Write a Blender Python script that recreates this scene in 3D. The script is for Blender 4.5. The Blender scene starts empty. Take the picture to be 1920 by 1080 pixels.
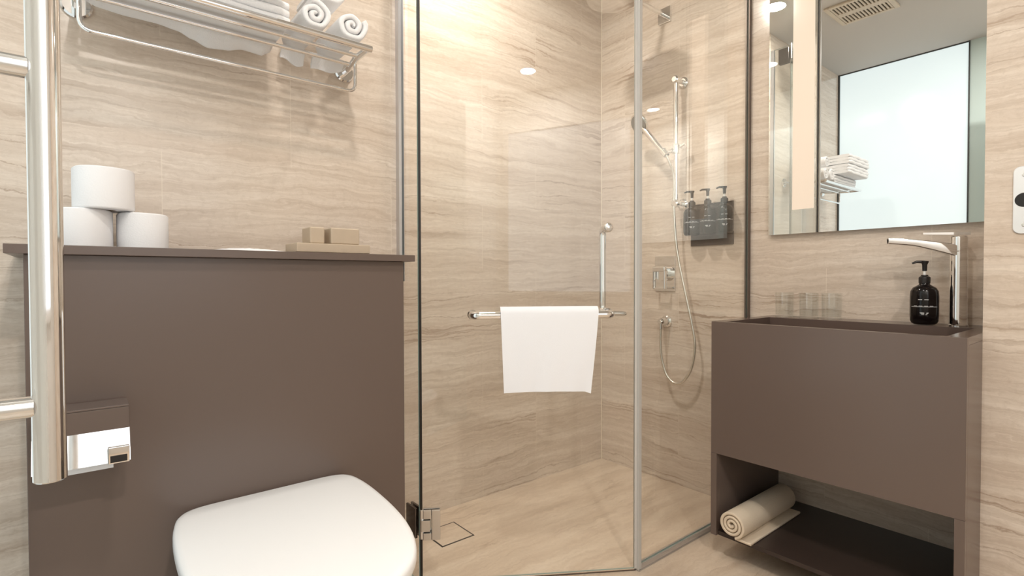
import bpy, bmesh, math, random
from math import sin, cos, pi, sqrt
from mathutils import Vector, Matrix
random.seed(4)
S = bpy.context.scene
COL = S.collection

# ---------------------------------------------------------------- camera, world, exposure
CAM_H = 1.008
cd = bpy.data.cameras.new('camera'); cam = bpy.data.objects.new('camera', cd); COL.objects.link(cam)
cd.sensor_width = 36.0; cd.lens = 990.44/1920*36.0; cd.clip_start = 0.02
_R = Vector((0.77484, -0.63215, -0.00244)); _U = Vector((0.01307, 0.01217, 0.99984)); _F = Vector((0.63202, 0.77475, -0.01769))
cam.matrix_world = Matrix(((_R.x, _U.x, -_F.x, 0), (_R.y, _U.y, -_F.y, 0), (_R.z, _U.z, -_F.z, CAM_H), (0, 0, 0, 1)))
S.camera = cam
w = bpy.data.worlds.new('world'); S.world = w; w.use_nodes = True
w.node_tree.nodes['Background'].inputs[0].default_value = (0.9, 0.95, 1.0, 1)
w.node_tree.nodes['Background'].inputs[1].default_value = 0.3
S.view_settings.view_transform = 'Standard'; S.view_settings.look = 'None'
S.view_settings.gamma = 1.0; S.view_settings.use_curve_mapping = False
S.view_settings.exposure = 0.2
WINDOW_STRENGTH = 0.74
LAMP_POWER = 15.0
SIDE_STRENGTH = 0.49

# ---------------------------------------------------------------- room numbers (metres)
XM, YB, YT = 2.246, 1.964, 1.660        # mirror wall, shower back wall, toilet wall
XH, YH, XC, YP = 0.856, 1.528, 1.473, 1.129   # glass enclosure corners
XV, YV0, YV1 = 1.755, 0.309, 1.017      # vanity
ZC = 2.64
XL, XP = -0.32, 1.94                    # frosted window wall, tiled pier beside the vanity
YE = -1.3

# ---------------------------------------------------------------- node helpers
def lin(r, g, b):
    f = lambda c: (c/255/12.92) if c/255 <= 0.04045 else ((c/255+0.055)/1.055)**2.4
    return (f(r), f(g), f(b), 1)

def mat(name, color=(0.8, 0.8, 0.8, 1), rough=0.5, metal=0.0, coat=0.0, spec=0.5, bump=None, sheen=0.0, vary=0.0):
    m = bpy.data.materials.new(name); m.use_nodes = True
    nt = m.node_tree; b = nt.nodes['Principled BSDF']
    b.inputs['Base Color'].default_value = color; b.inputs['Roughness'].default_value = rough
    b.inputs['Metallic'].default_value = metal; b.inputs['Coat Weight'].default_value = coat
    b.inputs['Specular IOR Level'].default_value = spec
    b.inputs['Sheen Weight'].default_value = sheen
    if bump or vary:
        tc = nt.nodes.new('ShaderNodeTexCoord')
        no = nt.nodes.new('ShaderNodeTexNoise'); no.inputs['Scale'].default_value = bump[0] if bump else 60
        no.inputs['Detail'].default_value = 4
        nt.links.new(tc.outputs['Object'], no.inputs['Vector'])
        if bump:
            bp = nt.nodes.new('ShaderNodeBump'); bp.inputs['Strength'].default_value = bump[1]; bp.inputs['Distance'].default_value = bump[2]
            nt.links.new(no.outputs['Fac'], bp.inputs['Height']); nt.links.new(bp.outputs['Normal'], b.inputs['Normal'])
        if vary:
            mx = nt.nodes.new('ShaderNodeMix'); mx.data_type = 'RGBA'
            mx.inputs['A'].default_value = tuple(c*(1-vary) for c in color[:3])+(1,)
            mx.inputs['B'].default_value = tuple(min(1, c*(1+vary)) for c in color[:3])+(1,)
            nt.links.new(no.outputs['Fac'], mx.inputs['Factor']); nt.links.new(mx.outputs['Result'], b.inputs['Base Color'])
    return m

def travertine(name, across, ox=0.0, rough=0.16, base=(1, 1, 1), tw=0.655, th=0.30, z0=1.045, vein=1.0, sa=1.0):
    """glossy large-format tile with long wavy veins; across = which world axes run along / across the veins"""
    m = bpy.data.materials.new(name); m.use_nodes = True
    nt = m.node_tree; N = nt.nodes; Lk = nt.links; b = N['Principled BSDF']
    def put(sock, v):
        if isinstance(v, bpy.types.NodeSocket): Lk.new(v, sock)
        else: sock.default_value = v
    def M(op, a, c=0.0, e=None):
        n = N.new('ShaderNodeMath'); n.operation = op; put(n.inputs[0], a); put(n.inputs[1], c)
        if e is not None: put(n.inputs[2], e)
        return n.outputs[0]
    def noise(x, y, wv, detail=4, rg=0.55):
        cb = N.new('ShaderNodeCombineXYZ'); put(cb.inputs[0], x); put(cb.inputs[1], y)
        n = N.new('ShaderNodeTexNoise'); n.noise_dimensions = '4D'; n.inputs['Scale'].default_value = 1.0
        n.inputs['Detail'].default_value = detail; n.inputs['Roughness'].default_value = rg
        Lk.new(cb.outputs[0], n.inputs['Vector']); put(n.inputs['W'], wv)
        return n.outputs['Fac']
    def ramp(v, stops):
        r = N.new('ShaderNodeValToRGB'); put(r.inputs[0], v)
        el = r.color_ramp.elements
        while len(el) < len(stops): el.new(0.5)
        for e, (p, c) in zip(el, stops): e.position = p; e.color = c
        return r.outputs[0]
    def mix(f, a, c, mode='MIX'):
        n = N.new('ShaderNodeMix'); n.data_type = 'RGBA'; n.blend_type = mode
        put(n.inputs['Factor'], f); put(n.inputs['A'], a); put(n.inputs['B'], c)
        return n.outputs['Result']
    g = N.new('ShaderNodeNewGeometry'); sp = N.new('ShaderNodeSeparateXYZ'); Lk.new(g.outputs['Position'], sp.inputs[0])
    A0 = sp.outputs[across[0]]; B = sp.outputs[across[1]]
    row = M('FLOOR', M('DIVIDE', M('SUBTRACT', B, z0), th))
    half = M('MULTIPLY', M('MODULO', M('ADD', row, 40.0), 2.0), tw/2)
    u = M('DIVIDE', M('ADD', M('SUBTRACT', A0, ox), half), tw)
    cell = M('FLOOR', u); fu = M('FRACT', M('ADD', u, 20.0)); fv = M('FRACT', M('ADD', M('DIVIDE', M('SUBTRACT', B, z0), th), 40.0))
    wn = N.new('ShaderNodeTexWhiteNoise'); wn.noise_dimensions = '2D'
    cb = N.new('ShaderNodeCombineXYZ'); Lk.new(row, cb.inputs[0]); Lk.new(cell, cb.inputs[1]); Lk.new(cb.outputs[0], wn.inputs['Vector'])
    W = M('MULTIPLY', wn.outputs['Value'], 0.22)
    A = M('MULTIPLY', A0, sa)
    # wavy distortion of the across coordinate
    d1 = noise(M('MULTIPLY', A, 1.6), M('MULTIPLY', B, 2.6), W, 3)
    d2 = noise(M('MULTIPLY', A, 9.0), M('MULTIPLY', B, 26.0), W, 6, 0.65)
    Bd = M('ADD', B, M('ADD', M('MULTIPLY', M('SUBTRACT', d1, 0.5), 0.10), M('MULTIPLY', M('SUBTRACT', d2, 0.5), 0.052)))
    n1 = noise(M('MULTIPLY', A, 0.5), M('MULTIPLY', Bd, 13.0), W, 5, 0.6)
    n2 = noise(M('MULTIPLY', A, 1.8), M('MULTIPLY', Bd, 60.0), M('ADD', W, 3.1), 5, 0.65)
    n6 = noise(M('MULTIPLY', A, 9.0), M('MULTIPLY', Bd, 230.0), M('ADD', W, 5.0), 4, 0.65)
    n3 = noise(M('MULTIPLY', A, 0.35), M('MULTIPLY', Bd, 15.0), M('ADD', W, 7.7), 3, 0.5)
    n4 = noise(M('MULTIPLY', A, 1.5), M('MULTIPLY', B, 3.0), M('ADD', W, 11.0), 2, 0.5)
    n5 = noise(M('MULTIPLY', A, 60.0), M('MULTIPLY', B, 60.0), 2.0, 3, 0.6)
    t = lambda r_, g_, b_: tuple(c*k for c, k in zip(lin(r_, g_, b_)[:3], base))+(1,)
    c = ramp(n1, [(0.28, t(196, 180, 164)), (0.44, t(212, 197, 182)), (0.56, t(221, 208, 194)), (0.72, t(231, 220, 208))])
    c = mix(M('MULTIPLY', ramp(n2, [(0.36, (1, 1, 1, 1)), (0.56, (0, 0, 0, 1))]), 0.46*vein), c, t(186, 167, 149))
    c = mix(M('MULTIPLY', ramp(n6, [(0.34, (1, 1, 1, 1)), (0.52, (0, 0, 0, 1))]), 0.30*vein), c, t(186, 168, 151))
    c = mix(M('MULTIPLY', ramp(n6, [(0.52, (0, 0, 0, 1)), (0.70, (1, 1, 1, 1))]), 0.30*vein), c, t(240, 230, 219))
    c = mix(M('MULTIPLY', ramp(n2, [(0.55, (0, 0, 0, 1)), (0.74, (1, 1, 1, 1))]), 0.35), c, t(222, 208, 190))
    line = M('SUBTRACT', 1.0, M('MULTIPLY', M('ABSOLUTE', M('SUBTRACT', n3, 0.47)), 60.0))
    line = M('MULTIPLY', M('MAXIMUM', line, 0.0), ramp(n4, [(0.42, (0, 0, 0, 1)), (0.62, (1, 1, 1, 1))]))
    c = mix(M('MULTIPLY', line, 0.68*vein), c, t(154, 129, 108))
    c = mix(M('MULTIPLY', ramp(n5, [(0.35, (1, 1, 1, 1)), (0.5, (0, 0, 0, 1))]), 0.12), c, t(160, 140, 118))
    # joints
    eu = M('MULTIPLY', M('MINIMUM', fu, M('SUBTRACT', 1.0, fu)), tw)
    ev = M('MULTIPLY', M('MINIMUM', fv, M('SUBTRACT', 1.0, fv)), th)
    ju = M('LESS_THAN', eu, 0.0011); jv = M('LESS_THAN', ev, 0.0007)
    c = mix(M('MULTIPLY', ju, 0.55), c, t(228, 216, 200))
    c = mix(M('MULTIPLY', jv, 0.35), c, t(216, 203, 186))
    Lk.new(c, b.inputs['Base Color'])
    b.inputs['Roughness'].default_value = rough; b.inputs['Specular IOR Level'].default_value = 0.5
    bp = N.new('ShaderNodeBump'); bp.inputs['Strength'].default_value = 0.06; bp.inputs['Distance'].default_value = 0.002
    Lk.new(n2, bp.inputs['Height']); Lk.new(bp.outputs['Normal'], b.inputs['Normal'])
    return m

def clear_glass(name, tint, ior=1.5, rough=0.0):
    """thin sheet glass: light goes straight through, Fresnel reflection on both faces"""
    m = bpy.data.materials.new(name); m.use_nodes = True
    nt = m.node_tree; N = nt.nodes; N.remove(N['Principled BSDF']); out = N['Material Output']
    tr = N.new('ShaderNodeBsdfTransparent'); tr.inputs[0].default_value = tint
    gl = N.new('ShaderNodeBsdfGlossy'); gl.inputs['Roughness'].default_value = rough; gl.inputs['Color'].default_value = (1, 1, 1, 1)
    fr = N.new('ShaderNodeFresnel'); fr.inputs['IOR'].default_value = ior
    ge = N.new('ShaderNodeNewGeometry'); mr_ = N.new('ShaderNodeMapRange')      # same Fresnel from both sides of the sheet
    mr_.inputs['To Min'].default_value = ior; mr_.inputs['To Max'].default_value = 1/ior
    nt.links.new(ge.outputs['Backfacing'], mr_.inputs['Value']); nt.links.new(mr_.outputs[0], fr.inputs['IOR'])
    mx = N.new('ShaderNodeMixShader')
    nt.links.new(fr.outputs[0], mx.inputs[0]); nt.links.new(tr.outputs[0], mx.inputs[1]); nt.links.new(gl.outputs[0], mx.inputs[2])
    nt.links.new(mx.outputs[0], out.inputs[0])
    return m

def emissive(name, color, strength, gloss=True, wave=None):
    m = mat(name, color, 0.12)
    nt = m.node_tree; b = nt.nodes['Principled BSDF']
    b.inputs['Base Color'].default_value = tuple(c*0.5 for c in color[:3])+(1,)
    b.inputs['Emission Color'].default_value = color; b.inputs['Emission Strength'].default_value = strength
    return m

T_back = travertine('tile_travertine_back', ('X', 'Z'), ox=0.168)
T_rear = travertine('tile_travertine_shower', ('X', 'Z'), ox=0.118)
T_side = travertine('tile_travertine_side', ('Y', 'Z'), ox=0.492)
T_floor = travertine('tile_travertine_floor', ('X', 'Y'), ox=-3.0, tw=8.0, th=8.0, z0=-3.0, rough=0.30, vein=0.55, sa=3.0, base=(0.97, 0.92, 0.85))
BROWN = mat('satin_brown_lacquer', lin(104, 90, 83), 0.27, spec=0.5, bump=(420, 0.05, 0.001))
BROWN_DK = mat('brown_stone_basin', lin(92, 77, 70), 0.22, spec=0.5, bump=(420, 0.05, 0.001))
CHROME = mat('chrome', (0.86, 0.86, 0.86, 1), 0.05, metal=1.0)
STEEL = mat('brushed_steel', (0.70, 0.69, 0.68, 1), 0.22, metal=1.0)
ALU = mat('anodised_aluminium', (0.62, 0.62, 0.64, 1), 0.32, metal=0.9)
ALU_DK = mat('bronze_channel', lin(112, 100, 92), 0.35, metal=0.6)
CERAMIC = mat('white_ceramic', lin(238, 239, 240), 0.14, spec=0.5)
PLASTIC_W = mat('white_seat_plastic', lin(246, 247, 248), 0.22, spec=0.5)
PAPER = mat('tissue_paper', lin(243, 243, 245), 0.9, bump=(260, 0.25, 0.002))
CARD = mat('card_core', lin(176, 150, 120), 0.9)
TERRY = mat('white_terry_cloth', lin(246, 246, 247), 0.95, sheen=0.3, bump=(520, 0.55, 0.003))
LINEN = mat('white_linen_cloth', lin(243, 245, 250), 0.9, bump=(700, 0.25, 0.0015))
MAT_CLOTH = mat('cream_bath_mat', lin(224, 208, 186), 0.95, bump=(380, 0.5, 0.003))
BLACK = mat('black_plastic', lin(28, 24, 24), 0.35)
BLACK_GL = mat('dark_amber_bottle', lin(17, 12, 12), 0.14, spec=0.35)
BRACKET = mat('dark_bronze_bracket', lin(62, 52, 47), 0.30, metal=0.3)
PRINT = mat('pale_print', lin(205, 205, 205), 0.6)
WHITE_PL = mat('white_plastic_stem', lin(236, 236, 234), 0.4)
STONE = mat('beige_resin', lin(196, 178, 156), 0.5, vary=0.06)
PLASTER = mat('ceiling_plaster', lin(196, 192, 187), 0.9, bump=(90, 0.05, 0.001))
PAINT = mat('white_paint', lin(226, 224, 220), 0.6)
VENT = mat('cream_vent_plastic', lin(206, 194, 176), 0.5)
DARK = mat('dark_gap', lin(38, 32, 28), 0.7)
FRAME_DK = mat('dark_window_frame', lin(70, 72, 72), 0.4)
FRAME_LT = mat('pale_frame', lin(205, 222, 220), 0.3)
MIRROR = mat('silvered_mirror', (0.90, 0.92, 0.91, 1), 0.0, metal=1.0)
GLASS = clear_glass('shower_glass', (0.985, 0.992, 0.985, 1))
GLASS_EDGE = mat('glass_polished_edge', lin(150, 168, 160), 0.15)
SEAL = mat('clear_pvc_seal', lin(196, 194, 190), 0.3)
SEAL_DK = mat('dark_pvc_seal', lin(34, 28, 24), 0.4)
TUMBLER = clear_glass('tumbler_glass', (0.985, 0.99, 0.985, 1), 1.42)
GROUT = mat('silicone_joint', lin(226, 214, 196), 0.5)
WINDOW = emissive('backlit_frosted_glass', lin(232, 243, 244), WINDOW_STRENGTH)
FILL_GLOW = emissive('fill_window_glow', lin(240, 245, 250), 1.0)  # glow of the added window behind the camera
SIDELIGHT = emissive('mirror_light_diffuser', lin(244, 224, 202), SIDE_STRENGTH)
LAMP_W = emissive('downlight_diffuser', (1.0, 0.93, 0.82, 1), 14.0)

# ---------------------------------------------------------------- mesh helpers
def box(bm, x0, x1, y0, y1, z0, z1, bev=0.0, seg=2, M=None):
    vs = [bm.verts.new((x, y, z)) for x in (x0, x1) for y in (y0, y1) for z in (z0, z1)]
    F = [(0, 1, 3, 2), (4, 6, 7, 5), (0, 4, 5, 1), (2, 3, 7, 6), (0, 2, 6, 4), (1, 5, 7, 3)]
    fs = [bm.faces.new([vs[i] for i in f]) for f in F]
    if bev > 0:
        es = list({e for f in fs for e in f.edges})
        r = bmesh.ops.bevel(bm, geom=es, offset=bev, segments=seg, profile=0.5, affect='EDGES')
        vs = [v for v in vs if v.is_valid] + list(r['verts'])
    if M is not None: bmesh.ops.transform(bm, matrix=M, verts=list(set(v for v in vs if v.is_valid)))
    return vs

def bx(*a, **k):
    bm = bmesh.new(); box(bm, *a, **k); return bm

def fillet(pts, r, n=6):
    """round the corners of a polyline"""
    P = [Vector(p) for p in pts]; out = [P[0]]
    for i in range(1, len(P)-1):
        a = P[i-1]-P[i]; c = P[i+1]-P[i]; rr = min(r, a.length*0.49, c.length*0.49)
        p0 = P[i]+a.normalized()*rr; p1 = P[i]+c.normalized()*rr
        for k in range(n+1):
            t = k/n; out.append(p0*(1-t)**2+P[i]*2*t*(1-t)+p1*t*t)
    out.append(P[-1]); return out

def smooth_path(pts, n=8):
    P = [Vector(p) for p in pts]; out = []
    for i in range(len(P)-1):
        a = P[max(i-1, 0)]; b = P[i]; c = P[i+1]; d = P[min(i+2, len(P)-1)]
        for k in range(n):
            t = k/n
            out.append(0.5*((2*b)+(c-a)*t+(2*a-5*b+4*c-d)*t*t+(3*b-a-3*c+d)*t**3))
    out.append(P[-1]); return out

def tube(bm, pts, r, seg=14, cap=True, radii=None, flat=1.0):
    P = [Vector(p) for p in pts]; n = len(P); rings = []
    T0 = (P[1]-P[0]).normalized()
    up = Vector((0, 0, 1)) if abs(T0.z) < 0.9 else Vector((1, 0, 0))
    N_ = (up-T0*up.dot(T0)).normalized()
    for i in range(n):
        T = (P[min(i+1, n-1)]-P[max(i-1, 0)]).normalized()
        N_ = (N_-T*N_.dot(T)).normalized(); Bn = T.cross(N_)
        rr = radii[i] if radii else r
        rings.append([bm.verts.new(P[i]+N_*(rr*flat*cos(2*pi*k/seg))+Bn*(rr*sin(2*pi*k/seg))) for k in range(seg)])
    for i in range(n-1):
        for k in range(seg):
            bm.faces.new((rings[i][k], rings[i][(k+1) % seg], rings[i+1][(k+1) % seg], rings[i+1][k]))
    if cap:
        bm.faces.new(list(reversed(rings[0]))); bm.faces.new(rings[-1])

def lathe(bm, prof, c=(0, 0, 0), seg=36, axis=None, sx=1.0, sy=1.0):
    """prof: (radius, height) list; axis = direction vector, default +Z"""
    rings = []
    q = Vector((0, 0, 1)).rotation_difference(Vector(axis)) if axis is not None else None
    for r, h in prof:
        ring = []
        for k in range(seg if r > 1e-6 else 1):
            v = Vector((r*cos(2*pi*k/seg)*sx, r*sin(2*pi*k/seg)*sy, h))
            if q: v = q @ v
            ring.append(bm.verts.new(v+Vector(c)))
        rings.append(ring)
    for a, b in zip(rings, rings[1:]):
        if len(a) == 1 and len(b) == 1: continue
        for k in range(seg):
            k2 = (k+1) % seg
            if len(a) == 1: bm.faces.new((a[0], b[k2], b[k]))
            elif len(b) == 1: bm.faces.new((a[k], a[k2], b[0]))
            else: bm.faces.new((a[k], a[k2], b[k2], b[k]))

def stack(bm, outlines, cap=True):
    """loft between closed outlines given as lists of 3-D points with equal counts"""
    rings = [[bm.verts.new(p) for p in o] for o in outlines]; n = len(rings[0])
    for a, b in zip(rings, rings[1:]):
        for k in range(n): bm.faces.new((a[k], a[(k+1) % n], b[(k+1) % n], b[k]))
    if cap:
        bm.faces.new(list(reversed(rings[0]))); bm.faces.new(rings[-1])

def world_loc(o):
    v = Vector((0, 0, 0))
    while o: v += o.location; o = o.parent
    return v

def obj(name, bm, m, parent=None, angle=35, loc=None):
    """one mesh object; vertices are given in world coordinates"""
    bmesh.ops.recalc_face_normals(bm, faces=bm.faces)
    base = world_loc(parent) if parent else Vector(loc or (0, 0, 0))
    if base.length: bmesh.ops.translate(bm, vec=-base, verts=bm.verts)
    me = bpy.data.meshes.new(name); bm.to_mesh(me); bm.free()
    me.polygons.foreach_set('use_smooth', [True]*len(me.polygons)); me.set_sharp_from_angle(angle=math.radians(angle))
    for mm in (m if isinstance(m, (list, tuple)) else [m]): me.materials.append(mm)
    o = bpy.data.objects.new(name, me); COL.objects.link(o)
    wn = o.modifiers.new('face_weighted', 'WEIGHTED_NORMAL'); wn.keep_sharp = True; wn.weight = 100
    if parent: o.parent = parent
    elif loc: o.location = loc
    return o

def tag(o, label, cat, group=None):
    o['label'] = label; o['category'] = cat
    if group: o['group'] = group
    return o

def thing(name, label, cat, loc=(0, 0, 0), group=None):
    o = bpy.data.objects.new(name, None); COL.objects.link(o); o.location = loc; o.empty_display_size = 0.05
    return tag(o, label, cat, group)

def struct(name, bm, m, parent=None):
    o = obj(name, bm, m, parent)
    if parent is None: o['kind'] = 'structure'
    return o

def dup(root, loc, label=None):
    r = root.copy(); COL.objects.link(r); r.location = loc
    if label: r['label'] = label
    for ch in list(root.children):
        c = ch.copy(); COL.objects.link(c); c.parent = r
        for g in list(ch.children):
            d = g.copy(); COL.objects.link(d); d.parent = c
    return r

# ---------------------------------------------------------------- the room
struct('floor', bx(-0.5, XM+0.1, YE-0.1, YB+0.1, -0.06, 0.0), T_floor)
struct('ceiling', bx(-0.5, XM+0.1, YE-0.1, YB+0.1, ZC, ZC+0.06), PLASTER)
struct('wall_back', bx(-0.5, 0.862, YT, YB+0.1, 0.0, ZC), T_back)
struct('wall_rear', bx(0.862, XM+0.1, YB, YB+0.1, 0.0, ZC), T_rear)
struct('wall_right', bx(XM, XM+0.1, YV0, YB, 0.0, ZC), T_side)
struct('wall_front_right', bx(XP, XM+0.1, YE, YV0, 0.0, ZC), T_side)
struct('wall_front', bx(-0.5, XP, YE-0.1, YE, 0.0, ZC), PAINT)
struct('wall_left', bx(-0.5, XL-0.03, YE, YT, 0.0, ZC), PAINT)
bm = bmesh.new(); tube(bm, [(XM-0.001, YB-0.001, 0.0), (XM-0.001, YB-0.001, ZC)], 0.003, 8, cap=False)
struct('trim_1', bm, GROUT)
# frosted window wall on the left, floor to ceiling (seen in the mirror)
wf = bmesh.new()
box(wf, XL-0.03, XL+0.012, YT-0.012, YT, 0.0, ZC)
box(wf, XL-0.03, XL+0.012, 0.842, 0.850, 0.0, ZC)
box(wf, XL-0.03, XL+0.006, 0.85, YT-0.012, ZC-0.008, ZC)
fr = struct('window_1', wf, FRAME_DK)
obj('window_pane', bx(XL-0.02, XL, 0.85, YT-0.012, 0.0, ZC-0.008), WINDOW, fr)
obj('window_mullion', bx(XL-0.03, XL+0.004, 0.60, 0.842, 0.0, ZC), FRAME_LT, fr)
# unseen glowing window added in the front wall to light the room
fb = bmesh.new()
for a in ((-0.30, -0.25, 0.85, 2.35), (0.85, 0.90, 0.85, 2.35)): box(fb, a[0], a[1], YE-0.01, YE+0.02, a[2], a[3])
for a in ((0.85, 0.90), (2.30, 2.35)): box(fb, -0.25, 0.85, YE-0.01, YE+0.02, a[0], a[1])
f2 = struct('fill_window', fb, PAINT)
obj('window_pane', bx(-0.25, 0.85, YE-0.005, YE+0.005, 0.90, 2.30), FILL_GLOW, f2)
# entrance leaf just outside the frame on the left: it carries the pull handle
struct('door_1', bx(-0.097, -0.085, -0.30, 0.69, 0.005, 2.25, bev=0.002), mat('white_glass_leaf', lin(232, 240, 240), 0.15))

# ---------------------------------------------------------------- ceiling lamps and exhaust vent
def downlight(x, y, label, power):
    t = thing('ceiling_downlight', label, 'ceiling light', (x, y, ZC), 'round downlights in the ceiling')
    bm = bmesh.new(); lathe(bm, [(0.040, -0.004), (0.052, -0.006), (0.055, -0.002), (0.055, 0.0)], (x, y, ZC), 32)
    obj('trim_ring', bm, PAINT, t)
    bm = bmesh.new(); lathe(bm, [(0.0, -0.003), (0.040, -0.003)], (x, y, ZC), 32)
    obj('diffuser', bm, LAMP_W, t)
    ld = bpy.data.lights.new('downlight_lamp', 'AREA'); ld.shape = 'DISK'; ld.size = 0.11; ld.energy = power; ld.color = (1.0, 0.93, 0.85)
    lo = bpy.data.objects.new('downlight_lamp', ld); COL.objects.link(lo); lo.parent = t; lo.location = (0, 0, -0.008)
    return t
downlight(1.20, 1.476, 'bright round ceiling downlight above the shower, seen in the mirror', LAMP_POWER)
downlight(0.36, 0.35, 'unseen fill downlight added over the middle of the bathroom floor', LAMP_POWER*0.75)  # added fill lamp, placed clear of the mirror and glass reflections
downlight(0.15, -0.85, 'round ceiling downlight near the entrance door', LAMP_POWER*1.6)

VX0, VX1, VY0, VY1 = 0.63, 0.935, 1.0, 1.31
t = thing('exhaust_vent', 'square cream slatted exhaust vent in the ceiling, seen in the mirror', 'vent', (0.78, 1.15, ZC))
bm = bmesh.new()
for a in ((VX0, VX1, VY0, VY0+0.025), (VX0, VX1, VY1-0.025, VY1), (VX0, VX0+0.025, VY0+0.025, VY1-0.025), (VX1-0.025, VX1, VY0+0.025, VY1-0.025)):
    box(bm, *a, ZC-0.014, ZC, bev=0.003)
obj('frame', bm, VENT, t)
bm = bmesh.new()
ns = 14
for k in range(ns):
    y = VY0+0.032+k*(VY1-VY0-0.064)/(ns-1)
    for xa, xb in ((VX0+0.025, 0.757), (0.807, VX1-0.025)):
        box(bm, xa, xb, y-0.005, y+0.005, ZC-0.012, ZC-0.003, bev=0.001)
obj('slats', bm, VENT, t)
obj('center_plate', bx(0.757, 0.807, VY0+0.025, VY1-0.025, ZC-0.013, ZC-0.002, bev=0.002), VENT, t)
obj('backing', bx(VX0+0.01, VX1-0.01, VY0+0.01, VY1-0.01, ZC-0.002, ZC), DARK, t)

# ---------------------------------------------------------------- cistern cabinet with ledge
cab = thing('cistern_cabinet', 'dark taupe cistern cabinet with overhanging ledge behind the toilet', 'cabinet', (0.33, 1.53, 0))
obj('body', bx(-0.088, 0.741, 1.416, YT-0.0005, 0.001, 1.059, bev=0.0015), BROWN, cab)
obj('ledge', bx(-0.115, 0.768, 1.395, YT-0.0005, 1.0592, 1.078, bev=0.0012), BROWN, cab)

# ---------------------------------------------------------------- toilet
TX = 0.362
right = [(0.0, 1.413), (0.09, 1.413), (0.150, 1.412), (0.186, 1.403), (0.207, 1.380), (0.217, 1.340), (0.223, 1.28), (0.224, 1.20), (0.221, 1.12), (0.212, 1.04), (0.192, 0.96), (0.158, 0.895), (0.108, 0.852), (0.055, 0.833), (0.0, 0.828)]
rs = smooth_path([(a, b, 0) for a, b in right], 3)
OUT = [(p.x, p.y) for p in rs]+[(-p.x, p.y) for p in reversed(rs[1:-1])]
CY = 1.14
def ring(sx, sy, z, dy=0.0):
    return [(TX+x*sx*0.97-0.05*(1.41-y), CY+(y-CY)*sy+dy, z) for x, y in OUT]
toi = thing('toilet', 'white wall-hung toilet with closed D-shaped lid in front of the cabinet', 'toilet', (TX, 1.15, 0))
bm = bmesh.new(); stack(bm, [ring(0.97, 0.975, 0.452), ring(0.995, 0.995, 0.453), ring(1.0, 1.0, 0.458), ring(1.0, 1.0, 0.468), ring(0.994, 0.995, 0.474), ring(0.975, 0.98, 0.4785), ring(0.93, 0.945, 0.4815), ring(0.7, 0.75, 0.4835), ring(0.3, 0.35, 0.4845)])
obj('lid', bm, PLASTIC_W, toi, angle=60)
bm = bmesh.new()
stack(bm, [ring(0.93, 0.94, 0.428), ring(0.965, 0.968, 0.430), ring(0.97, 0.972, 0.436), ring(0.97, 0.972, 0.446), ring(0.95, 0.955, 0.4505)])
obj('seat', bm, PLASTIC_W, toi, angle=60)
bm = bmesh.new()
stack(bm, [ring(0.45, 0.52, 0.10, 0.115), ring(0.58, 0.62, 0.112, 0.10), ring(0.72, 0.72, 0.17, 0.075), ring(0.82, 0.83, 0.26, 0.043), ring(0.91, 0.925, 0.36, 0.018), ring(0.935, 0.95, 0.405, 0.012), ring(0.935, 0.95, 0.424, 0.012), ring(0.925, 0.94, 0.4275, 0.012)])
obj('bowl', bm, CERAMIC, toi, angle=60)
for sx in (-1, 1):
    bm = bmesh.new(); tube(bm, [(TX+sx*0.05, 1.404, 0.4655), (TX+sx*0.12, 1.404, 0.4655)], 0.009, 14)
    obj('lid_hinge', bm, CHROME, toi)

# ---------------------------------------------------------------- toilet paper holder on the cabinet front
ph = thing('toilet_paper_holder', 'chrome covered toilet paper holder on the cabinet front, behind the tube handle', 'toilet paper holder', (0.0, 1.416, 0.69))
obj('mount_plate', bx(-0.05, 0.06, 1.404, 1.4155, 0.69, 0.742, bev=0.002), CHROME, ph)
bm = bmesh.new(); box(bm, -0.076, 0.073, 1.328, 1.404, 0.750, 0.754, bev=0.001); box(bm, -0.076, 0.073, 1.328, 1.332, 0.7065, 0.7495, bev=0.001)
obj('hood', bm, BROWN, ph)
bm = bmesh.new()
prof = smooth_path([(1.331, 0.706), (1.325, 0.690), (1.316, 0.665), (1.309, 0.645)], 6)
prof = [(p.x, p.y) for p in [Vector((a[0], a[1], 0)) for a in prof]]
rows = []
for i, (y, z) in enumerate(prof):
    a = Vector(prof[min(i+1, len(prof)-1)])-Vector(prof[max(i-1, 0)]); nrm = Vector((a.y, -a.x)).normalized()
    o_ = Vector((y, z))+nrm*0.0012; i_ = Vector((y, z))-nrm*0.0012
    rows.append((o_, i_))
o0 = [[bm.verts.new((x, p[0].x, p[0].y)) for p in rows] for x in (-0.076, 0.073)]
o1 = [[bm.verts.new((x, p[1].x, p[1].y)) for p in rows] for x in (-0.076, 0.073)]
n = len(rows)
for k in range(n-1):
    bm.faces.new((o0[0][k], o0[0][k+1], o0[1][k+1], o0[1][k])); bm.faces.new((o1[0][k], o1[1][k], o1[1][k+1], o1[0][k+1]))
    for s in (0, 1): bm.faces.new((o0[s][k], o1[s][k], o1[s][k+1], o0[s][k+1]))
for k in (0, n-1): bm.faces.new((o0[0][k], o0[1][k], o1[1][k], o1[0][k]))
obj('cover', bm, CHROME, ph, angle=50)
bm = bmesh.new(); tube(bm, fillet([(0.066, 1.404, 0.705), (0.066, 1.3655, 0.705), (0.066, 1.3655, 0.690), (-0.06, 1.3655, 0.690)], 0.008), 0.006, 12)
obj('arm', bm, CHROME, ph)
bm = bmesh.new(); box(bm, 0.036, 0.071, 1.297, 1.3075, 0.645, 0.678, bev=0.002)
obj('lift_tab', bm, CHROME, ph)
obj('tab_slot', bx(0.040, 0.067, 1.2955, 1.2972, 0.648, 0.661), DARK, ph)
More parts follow.
